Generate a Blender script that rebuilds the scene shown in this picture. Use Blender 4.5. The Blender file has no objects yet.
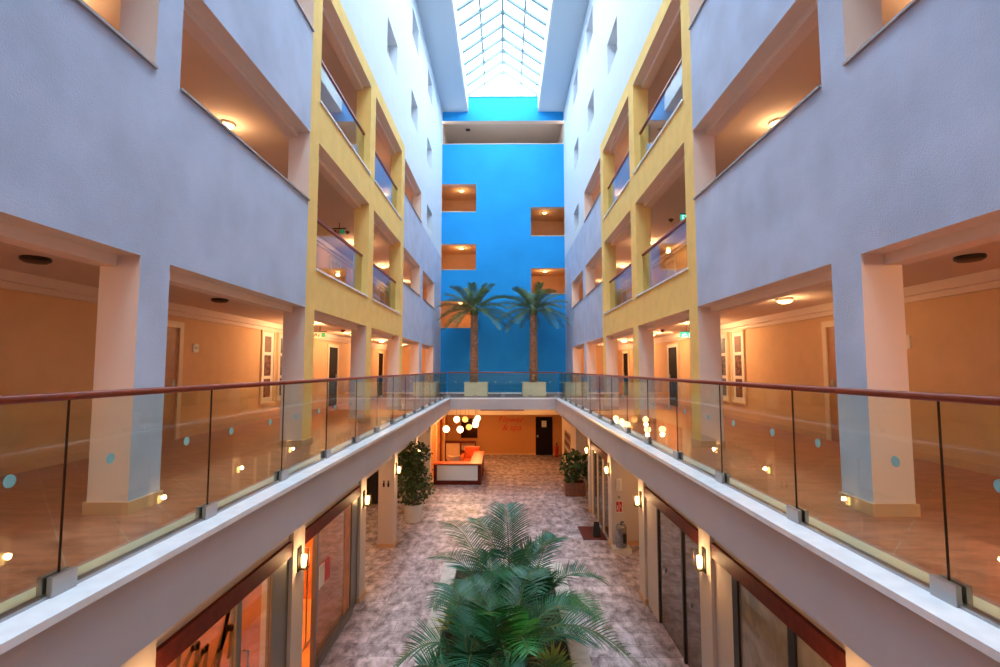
import bpy, bmesh, math, random
from mathutils import Vector, Matrix, Euler
C = bpy.context.scene.collection
random.seed(7)
R = math.radians
# ------------------------------------------------------------------ camera, sky, exposure
CAM_Z = 5.45
cd = bpy.data.cameras.new('camera'); cam = bpy.data.objects.new('camera', cd); C.objects.link(cam)
cd.sensor_width = 36; cd.sensor_fit = 'HORIZONTAL'; cd.lens = 18.0; cd.clip_start = 0.05; cd.clip_end = 300
cam.location = (0.05, 0, CAM_Z)
cam.rotation_euler = (R(90) + math.atan(35.5/500), 0, math.atan(4.0/500))
bpy.context.scene.camera = cam
sc = bpy.context.scene
sc.view_settings.view_transform = 'Standard'; sc.view_settings.look = 'None'
sc.view_settings.gamma = 1.0; sc.view_settings.use_curve_mapping = False
sc.view_settings.exposure = 0.75
w = bpy.data.worlds.new('overcast_sky'); sc.world = w; w.use_nodes = True
bg = w.node_tree.nodes['Background']
bg.inputs['Color'].default_value = (0.74, 0.90, 1.0, 1); bg.inputs['Strength'].default_value = 7.5
def portal(loc, rot, sx, sy):
    l = bpy.data.lights.new('daylight_portal', 'AREA'); l.shape = 'RECTANGLE'; l.size = sx; l.size_y = sy
    l.cycles.is_portal = True
    o = bpy.data.objects.new('daylight_portal', l); C.objects.link(o); o.location = loc; o.rotation_euler = rot
portal((0, 10.2, 22.0), (0, 0, 0), 4.4, 33)            # over the skylight
WARM = (1.0, 0.61, 0.30)
# ------------------------------------------------------------------ materials
def lin(c):
    return tuple((v/255/12.92 if v/255 <= .04045 else ((v/255+.055)/1.055)**2.4) for v in c) + (1,)
def mat(name, rgb, rough=.6, metal=0, spec=.5, bump=0, bscale=60, var=0, vscale=3, em=None, ems=0, trans=0):
    m = bpy.data.materials.new(name); m.use_nodes = True
    n = m.node_tree.nodes; L = m.node_tree.links; p = n['Principled BSDF']
    p.inputs['Base Color'].default_value = lin(rgb); p.inputs['Roughness'].default_value = rough
    p.inputs['Metallic'].default_value = metal; p.inputs['Specular IOR Level'].default_value = spec
    tc = n.new('ShaderNodeTexCoord')
    if var:
        t = n.new('ShaderNodeTexNoise'); t.inputs['Scale'].default_value = vscale; t.inputs['Detail'].default_value = 5
        L.new(tc.outputs['Object'], t.inputs['Vector'])
        r = n.new('ShaderNodeValToRGB'); r.color_ramp.elements[0].position = .3; r.color_ramp.elements[1].position = .7
        c = lin(rgb); r.color_ramp.elements[0].color = tuple(v*(1-var) for v in c[:3])+(1,)
        r.color_ramp.elements[1].color = tuple(min(1, v*(1+var)) for v in c[:3])+(1,)
        L.new(t.outputs['Fac'], r.inputs['Fac']); L.new(r.outputs['Color'], p.inputs['Base Color'])
    if bump:
        t = n.new('ShaderNodeTexNoise'); t.inputs['Scale'].default_value = bscale; t.inputs['Detail'].default_value = 4
        L.new(tc.outputs['Object'], t.inputs['Vector'])
        b = n.new('ShaderNodeBump'); b.inputs['Strength'].default_value = bump; b.inputs['Distance'].default_value = .02
        L.new(t.outputs['Fac'], b.inputs['Height']); L.new(b.outputs['Normal'], p.inputs['Normal'])
    if em:
        p.inputs['Emission Color'].default_value = lin(em); p.inputs['Emission Strength'].default_value = ems
    return m
def glassmat(name, tint, refl=1.0, film=0, filmc=(200, 195, 185)):
    m = bpy.data.materials.new(name); m.use_nodes = True
    n = m.node_tree.nodes; L = m.node_tree.links; n.clear()
    out = n.new('ShaderNodeOutputMaterial'); tr = n.new('ShaderNodeBsdfTransparent'); tr.inputs['Color'].default_value = lin(tint)
    gl = n.new('ShaderNodeBsdfGlossy'); gl.inputs['Roughness'].default_value = .0
    lw = n.new('ShaderNodeLayerWeight'); lw.inputs['Blend'].default_value = .5
    pw = n.new('ShaderNodeMath'); pw.operation = 'POWER'; pw.inputs[1].default_value = 5; L.new(lw.outputs['Facing'], pw.inputs[0])
    ma = n.new('ShaderNodeMath'); ma.operation = 'MULTIPLY_ADD'; ma.inputs[1].default_value = .96; ma.inputs[2].default_value = .04; L.new(pw.outputs[0], ma.inputs[0])
    mu = n.new('ShaderNodeMath'); mu.operation = 'MULTIPLY'; mu.inputs[1].default_value = refl; mu.use_clamp = True
    L.new(ma.outputs[0], mu.inputs[0])
    mx = n.new('ShaderNodeMixShader'); L.new(mu.outputs[0], mx.inputs['Fac'])
    src = tr
    if film:
        d = n.new('ShaderNodeBsdfDiffuse'); d.inputs['Color'].default_value = lin(filmc)
        tl = n.new('ShaderNodeBsdfTranslucent'); tl.inputs['Color'].default_value = lin(filmc)
        a = n.new('ShaderNodeMixShader'); a.inputs['Fac'].default_value = .45; L.new(d.outputs[0], a.inputs[1]); L.new(tl.outputs[0], a.inputs[2])
        b = n.new('ShaderNodeMixShader'); b.inputs['Fac'].default_value = film
        tx = n.new('ShaderNodeTexNoise'); tx.inputs['Scale'].default_value = 2.2; tx.inputs['Detail'].default_value = 7; tx.inputs['Distortion'].default_value = 1.6
        tc = n.new('ShaderNodeTexCoord'); L.new(tc.outputs['Object'], tx.inputs['Vector'])
        rp = n.new('ShaderNodeValToRGB'); rp.color_ramp.elements[0].position = .35; rp.color_ramp.elements[1].position = .65
        cc = lin(filmc); rp.color_ramp.elements[0].color = tuple(v*.62 for v in cc[:3])+(1,); rp.color_ramp.elements[1].color = cc
        L.new(tx.outputs['Fac'], rp.inputs['Fac']); L.new(rp.outputs[0], d.inputs['Color']); L.new(rp.outputs[0], tl.inputs['Color'])
        L.new(tr.outputs[0], b.inputs[1]); L.new(a.outputs[0], b.inputs[2]); src = b
    L.new(src.outputs[0], mx.inputs[1]); L.new(gl.outputs[0], mx.inputs[2]); L.new(mx.outputs[0], out.inputs['Surface'])
    return m
M = {}
M['lilac'] = mat('lilac_stucco', (190, 199, 222), .85, bump=.3, bscale=95, var=.10, vscale=1.6, spec=.2)
M['yellow'] = mat('yellow_plaster', (250, 207, 124), .8, bump=.15, bscale=50, var=.05, spec=.2)
M['white'] = mat('white_plaster', (220, 224, 230), .85, spec=.2, var=.02)
M['blue'] = mat('blue_plaster', (44, 160, 228), .75, spec=.2, var=.06, vscale=.6)
M['cream'] = mat('cream_plaster', (238, 214, 198), .8, spec=.2)
M['peach'] = mat('peach_gallery_paint', (226, 184, 142), .8, spec=.2, var=.04)
M['ceil'] = mat('gallery_ceiling_paint', (222, 200, 184), .85, spec=.2)
M['soffit'] = mat('pale_blue_soffit', (202, 214, 224), .85, spec=.2)
M['fascia'] = mat('mauve_fascia_paint', (188, 180, 184), .7, spec=.2, var=.05, vscale=1.2)
M['sill'] = mat('grey_sill_stone', (168, 160, 160), .5)
M['taupe'] = glassmat('taupe_translucent_vinyl', (255, 255, 255), .3, 1.0, (176, 124, 76))
M['shopfloor'] = mat('honey_shop_floor', (222, 148, 76), .35, var=.12, vscale=4)
M['tan_door'] = mat('tan_door_leaf', (186, 132, 92), .45, var=.1, vscale=8)
M['lobby'] = mat('amber_lobby_paint', (206, 142, 84), .75, spec=.25)
M['beige'] = mat('beige_ground_paint', (210, 193, 178), .75, spec=.25)
M['marble'] = mat('white_marble', (242, 242, 246), .25, var=.07, vscale=6)
M['marbley'] = mat('cream_marble', (222, 216, 178), .3, var=.05, vscale=6)
M['wood_red'] = mat('red_brown_varnished_wood', (104, 34, 16), .55, spec=.2, var=.25, vscale=9)
M['rail'] = mat('polished_mahogany_rail', (142, 56, 30), .35, var=.15, vscale=12)
M['steel'] = mat('brushed_steel', (168, 166, 166), .35, metal=.85)
M['dark_metal'] = mat('dark_bronze_metal', (58, 46, 38), .4, metal=.6)
M['alu'] = mat('grey_aluminium_frame', (128, 122, 112), .4, metal=.5)
M['glass'] = glassmat('railing_glass', (244, 249, 242), 1.1)
M['pane'] = glassmat('clear_window_glass', (240, 246, 250), .8)
M['skyglass'] = glassmat('skylight_glass', (246, 251, 255), .3)
M['shopglass'] = glassmat('shop_glass', (238, 236, 228), 1.0)
M['film_a'] = glassmat('marbled_film_glass', (240, 236, 228), 1.0, .72, (196, 184, 166))
M['film_b'] = glassmat('dark_marbled_film_glass', (225, 220, 214), 1.1, .62, (138, 122, 112))
M['film_c'] = glassmat('frosted_grey_glass', (232, 226, 214), 1.0, .62, (150, 134, 110))
M['winpane'] = mat('lit_interior_grey_pane', (196, 186, 190), .5)  # opaque pane, its grey standing in for the lit interior behind
M['dot'] = mat('teal_safety_dot', (130, 186, 186), .5)
M['black'] = mat('black_paint', (22, 20, 22), .4)
M['dark_door'] = mat('dark_wenge_door', (26, 12, 14), .7, spec=.15, var=.2, vscale=8)
M['brown_door'] = mat('brown_door_leaf', (120, 62, 34), .4, var=.2, vscale=8)
M['door_frame'] = mat('cream_door_frame', (232, 208, 176), .5)
M['red'] = mat('fire_red', (190, 24, 20), .35)
M['red_sign'] = mat('red_lettering', (214, 52, 28), .5)
M['brown_letter'] = mat('dark_red_lettering', (96, 26, 16), .5)
M['paper'] = mat('paper_white', (236, 228, 216), .7)
M['green'] = mat('exit_green', (0, 120, 70), .4, em=(20, 170, 120), ems=.25)
M['exit_face'] = mat('lit_teal_exit_face', (0, 140, 120), .4, em=(0, 165, 140), ems=.9)
M['exit_white'] = mat('lit_exit_symbol', (220, 245, 240), .4, em=(200, 250, 240), ems=.9)
M['exit_pale'] = mat('pale_exit_face', (225, 200, 165), .5)
M['bulb'] = mat('warm_bulb', (255, 220, 160), .4, em=(255, 208, 120), ems=7)
M['globe'] = mat('opal_globe_glass', (255, 236, 210), .3, em=(255, 222, 160), ems=3.2)
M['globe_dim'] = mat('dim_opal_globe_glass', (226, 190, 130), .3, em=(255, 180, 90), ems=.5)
M['off_disc'] = mat('unlit_opal_disc', (92, 66, 48), .5)
M['planter'] = mat('pale_sage_planter', (230, 230, 206), .6, var=.08, vscale=14)
M['soil'] = mat('dark_soil', (62, 44, 32), .95, bump=.8, bscale=30, var=.4, vscale=20)
M['bed'] = mat('weathered_stone_kerb', (206, 200, 192), .75, var=.14, vscale=9, bump=.2)
M['trunk'] = mat('date_palm_trunk', (168, 122, 88), .9, var=.4, vscale=16)
M['stem'] = mat('green_palm_stem', (92, 104, 52), .6, var=.25, vscale=10)
M['frond_date'] = mat('date_palm_leaf', (98, 122, 66), .5, var=.45, vscale=4)
M['frond_a'] = mat('kentia_leaf_deep_green', (26, 86, 42), .42, var=.35, vscale=5)
M['frond_b'] = mat('kentia_leaf_blue_green', (32, 94, 58), .42, var=.3, vscale=5)
M['frond_c'] = mat('kentia_leaf_bright_green', (44, 118, 38), .4, var=.35, vscale=5)
M['leaf_y'] = mat('yellow_green_leaf', (136, 142, 40), .45, var=.35, vscale=9)
M['leaf_d'] = mat('ficus_leaf', (62, 82, 38), .3, var=.6, vscale=8)
M['leaf_r'] = mat('broad_shrub_leaf', (62, 84, 40), .4, var=.45, vscale=8)
M['bark'] = mat('grey_bark', (112, 92, 74), .9)
M['potwhite'] = mat('white_ceramic_pot', (216, 208, 200), .5)
M['slat'] = mat('reddish_wood_slats', (134, 84, 64), .5, var=.25, vscale=10)
M['desk_panel'] = mat('white_desk_panel', (224, 224, 222), .4)
M['orange'] = mat('orange_lacquer', (206, 84, 30), .4)
M['wood_or'] = mat('honey_wood_panel', (200, 120, 52), .45, var=.2, vscale=5)
M['mirror_brown'] = mat('bronzed_mirror', (70, 40, 24), .12, metal=.6)
M['mat_red'] = mat('red_brown_doormat', (112, 44, 34), .95, bump=.4, bscale=200)
M['silver'] = mat('silver_cylinder', (150, 148, 150), .25, metal=.8, var=.3, vscale=25)
M['skirt'] = mat('peach_skirting', (214, 170, 128), .5)
M['rafter'] = mat('pale_teal_rafter', (104, 122, 126), .5)
M['sash'] = mat('white_window_sash', (226, 226, 230), .5)
def tilemat(name, c1, c2, grout, bw, bh, rot, rough, mottled=0, mc=None):
    m = bpy.data.materials.new(name); m.use_nodes = True
    n = m.node_tree.nodes; L = m.node_tree.links; p = n['Principled BSDF']; p.inputs['Roughness'].default_value = rough
    tc = n.new('ShaderNodeTexCoord'); mp = n.new('ShaderNodeMapping'); mp.inputs['Rotation'].default_value = (0, 0, rot)
    L.new(tc.outputs['Object'], mp.inputs['Vector'])
    b = n.new('ShaderNodeTexBrick'); b.inputs['Scale'].default_value = 1; b.inputs['Brick Width'].default_value = bw; b.inputs['Row Height'].default_value = bh
    b.inputs['Mortar Size'].default_value = .005; b.inputs['Color1'].default_value = lin(c1); b.inputs['Color2'].default_value = lin(c2); b.inputs['Mortar'].default_value = lin(grout)
    L.new(mp.outputs[0], b.inputs['Vector'])
    col = b.outputs['Color']
    if mottled:
        mp2 = n.new('ShaderNodeMapping'); mp2.inputs['Scale'].default_value = mottled; L.new(tc.outputs['Object'], mp2.inputs['Vector'])
        t = n.new('ShaderNodeTexNoise'); t.inputs['Scale'].default_value = 1; t.inputs['Detail'].default_value = 7; t.inputs['Roughness'].default_value = .68; t.inputs['Distortion'].default_value = .3
        L.new(mp2.outputs[0], t.inputs['Vector'])
        r = n.new('ShaderNodeValToRGB'); r.color_ramp.elements[0].position = .36; r.color_ramp.elements[1].position = .62
        r.color_ramp.elements[0].color = lin(mc[0]); r.color_ramp.elements[1].color = lin(mc[1]); L.new(t.outputs['Fac'], r.inputs['Fac'])
        x = n.new('ShaderNodeMix'); x.data_type = 'RGBA'; x.blend_type = 'MULTIPLY'; x.inputs['Factor'].default_value = 1
        L.new(col, x.inputs['A']); L.new(r.outputs[0], x.inputs['B']); col = x.outputs['Result']
    L.new(col, p.inputs['Base Color'])
    return m
M['ground'] = tilemat('mottled_stone_tile', (238, 228, 232), (196, 186, 192), (140, 130, 132), .9, .45, 0, .42, (4.5, 2.6, 1), ((132, 116, 114), (250, 242, 242)))
M['gallery'] = tilemat('brown_gallery_tile', (196, 128, 98), (180, 116, 88), (190, 160, 140), 1.2, .376, R(45), .3, (3, 9, 1), ((205, 190, 180), (255, 250, 245)))
# ------------------------------------------------------------------ mesh helpers
class MB:
    def __init__(s): s.v = []; s.f = []; s.m = []
    def face(s, pts, mi=0):
        i = len(s.v); s.v += [tuple(p) for p in pts]; s.f.append(tuple(range(i, i+len(pts)))); s.m.append(mi)
    def box(s, x0, x1, y0, y1, z0, z1, mi=0):
        if x0 > x1: x0, x1 = x1, x0
        if y0 > y1: y0, y1 = y1, y0
        i = len(s.v)
        s.v += [(x0,y0,z0),(x1,y0,z0),(x1,y1,z0),(x0,y1,z0),(x0,y0,z1),(x1,y0,z1),(x1,y1,z1),(x0,y1,z1)]
        for q in ((0,3,2,1),(4,5,6,7),(0,1,5,4),(1,2,6,5),(2,3,7,6),(3,0,4,7)):
            s.f.append(tuple(i+k for k in q)); s.m.append(mi)
        return s
    def hex(s, P8, mi=0):
        i = len(s.v); s.v += [tuple(p) for p in P8]
        for q in ((0,3,2,1),(4,5,6,7),(0,1,5,4),(1,2,6,5),(2,3,7,6),(3,0,4,7)):
            s.f.append(tuple(i+k for k in q)); s.m.append(mi)
        return s
    def beam(s, a, b, wd, ht, mi=0):
        a, b = Vector(a), Vector(b); d = (b-a).normalized()
        u = d.cross(Vector((0,0,1)));  u = Vector((1,0,0)) if u.length < 1e-4 else u.normalized()
        t = u.cross(d).normalized(); u *= wd/2; t *= ht/2
        return s.hex([a-u-t, a+u-t, b+u-t, b-u-t, a-u+t, a+u+t, b+u+t, b-u+t], mi)
    def tube(s, pts, r, n=8, mi=0, cap=True):
        pts = [Vector(p) for p in pts]; rs = r if isinstance(r, (list, tuple)) else [r]*len(pts); rings = []
        up = None
        for k, p in enumerate(pts):
            d = (pts[min(k+1, len(pts)-1)]-pts[max(k-1, 0)]).normalized()
            if up is None:
                up = d.orthogonal().normalized()
            else:
                up = (up - d*up.dot(d)).normalized()
            q = d.cross(up); i = len(s.v)
            for j in range(n):
                a = 2*math.pi*j/n; s.v.append(tuple(p+(up*math.cos(a)+q*math.sin(a))*rs[k]))
            rings.append(i)
        for k in range(len(rings)-1):
            for j in range(n):
                s.f.append((rings[k]+j, rings[k]+(j+1) % n, rings[k+1]+(j+1) % n, rings[k+1]+j)); s.m.append(mi)
        if cap:
            s.f.append(tuple(rings[0]+j for j in reversed(range(n)))); s.m.append(mi)
            s.f.append(tuple(rings[-1]+j for j in range(n))); s.m.append(mi)
        return s
    def lathe(s, prof, c=(0,0,0), n=24, mi=0):
        rings = []
        for r, z in prof:
            i = len(s.v)
            for j in range(n):
                a = 2*math.pi*j/n; s.v.append((c[0]+r*math.cos(a), c[1]+r*math.sin(a), c[2]+z))
            rings.append(i)
        for k in range(len(rings)-1):
            for j in range(n):
                s.f.append((rings[k]+j, rings[k]+(j+1) % n, rings[k+1]+(j+1) % n, rings[k+1]+j)); s.m.append(mi)
        return s
    def sphere(s, c, r, mi=0, n=16, sz=1):
        prof = [(max(r*math.sin(math.pi*k/10), 1e-4), -r*sz*math.cos(math.pi*k/10)) for k in range(11)]
        return s.lathe(prof, c, n, mi)
    def disc(s, c, r, axis, n=20, t=.004, mi=0):
        a = Vector(axis).normalized()*t/2; c = Vector(c)
        return s.tube([c-a, c+a], r, n, mi)
    def build(s, name, mats, parent=None, bevel=0, smooth=False, recalc=True):
        me = bpy.data.meshes.new(name); me.from_pydata(s.v, [], s.f)
        mats = mats if isinstance(mats, (list, tuple)) else [mats]
        for m in mats: me.materials.append(M[m] if isinstance(m, str) else m)
        me.polygons.foreach_set('material_index', s.m)
        if recalc or bevel:
            bm = bmesh.new(); bm.from_mesh(me)
            if bevel: bmesh.ops.bevel(bm, geom=bm.edges[:], offset=bevel, segments=2, affect='EDGES', profile=.6)
            bmesh.ops.recalc_face_normals(bm, faces=bm.faces[:]); bm.to_mesh(me); bm.free()
        if smooth:
            for p in me.polygons: p.use_smooth = True
        o = bpy.data.objects.new(name, me); C.objects.link(o)
        if parent: o.parent = parent
        return o
def thing(name, label, cat, loc=(0,0,0), rz=0, group=None):
    o = bpy.data.objects.new(name, None); C.objects.link(o); o.location = loc; o.rotation_euler = (0,0,rz); o.empty_display_size = .1
    if GROUND[0]: o.location = Vector(loc)*GS; o.scale = (GS,)*3
    return tag(o, label, cat, group)
def tag(o, label, cat, group=None):
    o['label'] = label; o['category'] = cat
    if group: o['group'] = group
    return o
def struct(name, mb, m, parent=None, **k):
    o = mb.build(name, m, parent, **k)
    if not parent:
        o['kind'] = 'structure'
        if GROUND[0]: o.scale = (GS,)*3
    return o
def lamp(name, loc, power, parent=None, color=WARM, size=.06):
    l = bpy.data.lights.new(name, 'POINT'); l.energy = power; l.color = color; l.shadow_soft_size = size
    o = bpy.data.objects.new(name, l); C.objects.link(o); o.location = loc
    if parent: o.parent = parent
    elif GROUND[0]: o.location = Vector(loc)*GS
    if GROUND[0]: l.energy *= 1.4
    return o
def dup(root, loc, rz=None, label=None, group=None):
    r = root.copy(); C.objects.link(r); r.location = loc
    if rz is not None: r.rotation_euler = (0,0,rz)
    if label: r['label'] = label
    if group: r['group'] = group
    for ch in list(root.children):
        c = ch.copy(); C.objects.link(c); c.parent = r
        for g in list(ch.children):
            d = g.copy(); C.objects.link(d); d.parent = c
    return r
SIDE = {-1: 'left', 1: 'right'}
ORD = ['first', 'second', 'third', 'fourth', 'fifth', 'sixth', 'seventh', 'eighth']
# ------------------------------------------------------------------ dimensions
F1 = 4.16                       # first-floor gallery level
GS = 1.187                      # ground-floor module: its sizes below are written in modules of 1.187 m
FG = (F1-.55)/GS                # underside of the gallery beams, in modules
GROUND = [False]                # True while the ground floor is being built
ST = 3.05
FX, FT = 3.30, .37              # facade plane and thickness
BX = 6.0                        # gallery back wall
Y0, Y1 = -6.0, 26.4
LEV = [F1, F1+ST-.02, F1+2*ST, F1+3*ST]
TOP = F1+15.31
# ------------------------------------------------------------------ ground
g = MB(); g.box(-7.5, 7.5, Y0, 34, -.2, 0); struct('floor', g, 'ground')
# ------------------------------------------------------------------ facades
OP = []
def op(y0, y1, z0, z1, rev='cream'): OP.append((y0, y1, F1+z0, F1+z1, rev))
for a, b in ((-6, -3.2), (-2.9, .69), (1.1, 4.52), (4.93, 8.36), (8.76, 12.1), (12.58, 15.95), (16.42, 19.7), (20.3, 23.65)):
    op(a, b, 0, 2.335)
for a, b in ((-2.9, .69), (1.1, 4.59), (4.95, 8.36), (16.42, 19.75), (20.4, 23.8)): op(a, b, 4.17, 5.38)
for a, b in ((8.78, 12.15), (12.62, 15.98)): op(a, b, 3.05, 5.38, 'yellow'); op(a, b, 6.14, 8.42, 'yellow')
for a, b in ((-2.9, .69), (1.1, 4.59), (4.95, 8.36)): op(a, b, 7.2, 8.42)
op(16.45, 19.85, 7.2, 8.42)
WINS = [(21.35, 22.85, 7.5, 8.5)]
for y in (5.9, 9.8, 13.72, 17.45, 21.2): WINS += [(y, y+1.35, 10.4, 11.45), (y, y+1.35, 13.52, 14.57)]
for a, b, c, d in WINS: op(a, b, c, d, 'white')
def region(y, z):
    z -= F1
    if z > 8.8: return 'white'
    if 8.36 < y < 16.42: return 'yellow'
    if y > 16.42 and z > 7.2: return 'white'
    return 'lilac'
ys = sorted({Y0, Y1, 8.36, 16.42} | {v for o in OP for v in o[:2]})
zs = sorted({F1, TOP, F1+8.8, F1+7.2} | {v for o in OP for v in o[2:4]})
def opening_at(y, z):
    for o in OP:
        if o[0] < y < o[1] and o[2] < z < o[3]: return o
    return None
for s in (-1, 1):
    mbs = {k: MB() for k in ('lilac', 'yellow', 'white', 'cream')}
    x0, x1 = s*FX, s*(FX+FT)
    solid = {}
    for i in range(len(ys)-1):
        for j in range(len(zs)-1):
            solid[i, j] = opening_at((ys[i]+ys[i+1])/2, (zs[j]+zs[j+1])/2)
    for (i, j), o in solid.items():
        ya, yb, za, zb = ys[i], ys[i+1], zs[j], zs[j+1]
        if o is None:
            mbs[region((ya+yb)/2, (za+zb)/2)].face([(x0,ya,za),(x0,yb,za),(x0,yb,zb),(x0,ya,zb)])
            mbs['cream'].face([(x1,ya,za),(x1,yb,za),(x1,yb,zb),(x1,ya,zb)])
            continue
        rv = o[4]
        if solid.get((i-1, j), 0) is None: mbs[rv].face([(x0,ya,za),(x1,ya,za),(x1,ya,zb),(x0,ya,zb)])
        if solid.get((i+1, j), 0) is None: mbs[rv].face([(x0,yb,za),(x1,yb,za),(x1,yb,zb),(x0,yb,zb)])
        if solid.get((i, j+1), 0) is None: mbs['white' if rv == 'white' else 'cream'].face([(x0,ya,zb),(x1,ya,zb),(x1,yb,zb),(x0,yb,zb)])
        if solid.get((i, j-1), 0) is None: mbs[rv].face([(x0,ya,za),(x1,ya,za),(x1,yb,za),(x0,yb,za)])
    for o in OP:                       # dropped inner lintel behind each gallery opening
        if o[4] != 'white': mbs['cream'].box(s*3.51, s*(FX+FT+.03), o[0]+.004, o[1]-.004, o[3]-.10, o[3]+.14)
    # merge doubles for clean shells
    for k, nm in (('lilac', 'wall_%s'), ('yellow', 'wall_%s_yellow_bays'), ('white', 'wall_%s_white_storeys'), ('cream', 'trim_%s_opening_reveals')):
        struct(nm % SIDE[s], mbs[k], k, recalc=False)
    # sills
    sl = MB(); ysl = MB(); gl = MB()
    for o in OP:
        z = o[2]-F1
        if o[4] == 'cream' and z > 1: sl.box(s*(FX-.03), s*(FX+FT), o[0], o[1], o[2]-.005, o[2]+.02)
        if o[4] == 'yellow': ysl.box(s*(FX-.03), s*(FX+FT), o[0]-.03, o[1]+.03, o[2]-.01, o[2]+.025)
    struct('trim_%s_parapet_sills' % SIDE[s], sl, 'sill'); struct('trim_%s_bay_sills' % SIDE[s], ysl, 'marble')
    # gallery floors, ceilings, back wall
    fl = MB(); fl.box(s*2.45, s*BX, Y0, Y1, F1-.30, F1); struct('floor_%s_gallery' % SIDE[s], fl, 'gallery')
    f2 = MB()
    for L_ in LEV[1:]: f2.box(s*(FX+FT), s*BX, Y0, Y1, L_-.12, L_)
    struct('floor_%s_upper_galleries' % SIDE[s], f2, 'gallery')
    c = MB()
    for L_ in LEV[1:]: c.box(s*(FX+FT+.1), s*BX, Y0, Y1, L_-.56, L_-.13)
    c.box(s*2.601, s*7.4, Y0, 34, F1-.54, F1-.31)
    struct('ceiling_%s_galleries' % SIDE[s], c, 'ceil')
    bw = MB(); bw.box(s*BX, s*(BX+.2), Y0, Y1+.4, F1-.3, LEV[3]+.1); struct('wall_%s_gallery_back' % SIDE[s], bw, 'peach')
    cr = MB(); bb = MB()
    for L_ in LEV[:3]:
        cr.box(s*(BX-.14), s*(BX-.001), Y0, Y1, L_+2.34, L_+2.47); cr.box(s*(BX-.06), s*(BX-.001), Y0, Y1, L_+2.26, L_+2.34)
        bb.box(s*(BX-.02), s*(BX-.001), Y0, Y1, L_+.001, L_+.11)
    struct('trim_%s_crown' % SIDE[s], cr, 'cream')
    ed = [(-2.9-.3, -2.9), (.69, 1.1), (4.52, 4.93), (8.36, 8.76), (12.1, 12.58), (15.95, 16.42), (19.7, 20.3), (23.65, Y1)]
    for a, b in ed: bb.box(s*(FX-.02), s*(FX+FT+.02), a-.02, min(b+.02, Y1), F1+.001, F1+.11)
    struct('baseboard_%s' % SIDE[s], bb, 'skirt')
    # marble kerb and fascia of the first-floor gallery
    k = MB(); k.box(s*2.29, s*2.50, -.6, 22.42, F1-.035, F1+.012); struct('trim_%s_marble_edge' % SIDE[s], k, 'marble')
    k = MB(); k.box(s*2.50, s*2.71, -.6, 22.42, F1-.03, F1+.010); struct('trim_%s_marble_strip' % SIDE[s], k, 'marbley')
    k = MB(); k.box(s*2.33, s*2.60, -.6, 22.2, F1-.55, F1-.036); struct('trim_%s_fascia' % SIDE[s], k, 'fascia')
    # upper windows
    for n_, (a, b, z0, z1) in enumerate(WINS):
        fr = MB(); xx0, xx1 = s*(FX+.28), s*(FX+.34); t = .05; z0 += F1; z1 += F1
        fr.box(xx0, xx1, a, a+t, z0, z1); fr.box(xx0, xx1, b-t, b, z0, z1); fr.box(xx0, xx1, a+t, b-t, z0, z0+t); fr.box(xx0, xx1, a+t, b-t, z1-t, z1)
        w_ = struct('window_%d' % (n_+1+(20 if s > 0 else 0)), fr, 'sash')
        p = MB(); p.box(s*(FX+.31), s*(FX+.32), a+t, b-t, z0+t, z1-t); p.build('window_pane', 'winpane', w_)
    # ground floor: wall over the columns, columns, back wall
    GROUND[0] = True
    gw = MB(); gw.box(s*2.86, s*3.2, Y0, 25.8, 2.27, FG-.001); struct('wall_%s_ground_upper' % SIDE[s], gw, 'beige')
    cl = MB(); cb = MB()
    for yc in (-2.2, .95, 4.05, 7.13, 10.35, 13.4, 16.6, 19.7):
        cl.box(s*2.81, s*3.22, yc-.2, yc+.2, 0, FG-.001); cb.box(s*2.79, s*3.24, yc-.22, yc+.22, 0.001, .10)
    struct('wall_%s_ground_columns' % SIDE[s], cl, 'beige'); struct('baseboard_%s_ground_columns' % SIDE[s], cb, 'skirt')
    gb = MB(); gb.box(s*6.0, s*6.2, Y0/GS, 28, 0, FG+.2); struct('wall_%s_ground_back' % SIDE[s], gb, 'beige')
    GROUND[0] = False
    sf = MB(); sf.box(s*1.98, s*FX, Y0, Y1, TOP, TOP+.12); struct('ceiling_%s_soffit' % SIDE[s], sf, 'soffit')
    cu = MB(); cu.box(s*1.90, s*1.98, Y0, Y1, TOP, F1+16.2); struct('trim_%s_skylight_curb' % SIDE[s], cu, 'white')
    ro = MB(); ro.box(s*1.98, s*(BX+.2), Y0, Y1+.4, TOP+.13, TOP+.4); struct('ceiling_%s_roof' % SIDE[s], ro, 'white')
    ow = MB(); ow.box(s*(FX+FT), s*(FX+FT+.3), Y0, Y1, LEV[3]+.1, TOP); struct('wall_%s_rooms' % SIDE[s], ow, 'white')
# ------------------------------------------------------------------ end wall (blue)
EO = [(-3.3, -1.45, 9.73, 11.28), (-3.3, -1.45, 6.57, 7.98), (-3.3, -1.58, 3.46, 4.90), (1.5, 3.3, 8.40, 10.0), (1.5, 3.3, 5.27, 6.67), (-3.3, 3.3, 13.49, 14.81)]
xs = sorted({-3.3, 3.3} | {v for o in EO for v in o[:2]}); z2 = sorted({0, 15.31} | {v for o in EO for v in o[2:]})
eb = MB(); ec = MB(); eset = {}
for i in range(len(xs)-1):
    for j in range(len(z2)-1):
        xm, zm = (xs[i]+xs[i+1])/2, (z2[j]+z2[j+1])/2
        if any(o[0] < xm < o[1] and o[2] < zm < o[3] for o in EO): continue
        eb.box(xs[i], xs[i+1], Y1, Y1+.02, F1+z2[j], F1+z2[j+1]); ec.box(xs[i], xs[i+1], Y1+.02, Y1+.4, F1+z2[j], F1+z2[j+1])
eb.box(-1.9, 1.9, Y1, Y1+.02, F1+15.31, F1+16.2); ec.box(-1.9, 1.9, Y1+.02, Y1+.3, F1+15.31, F1+16.19)
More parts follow.
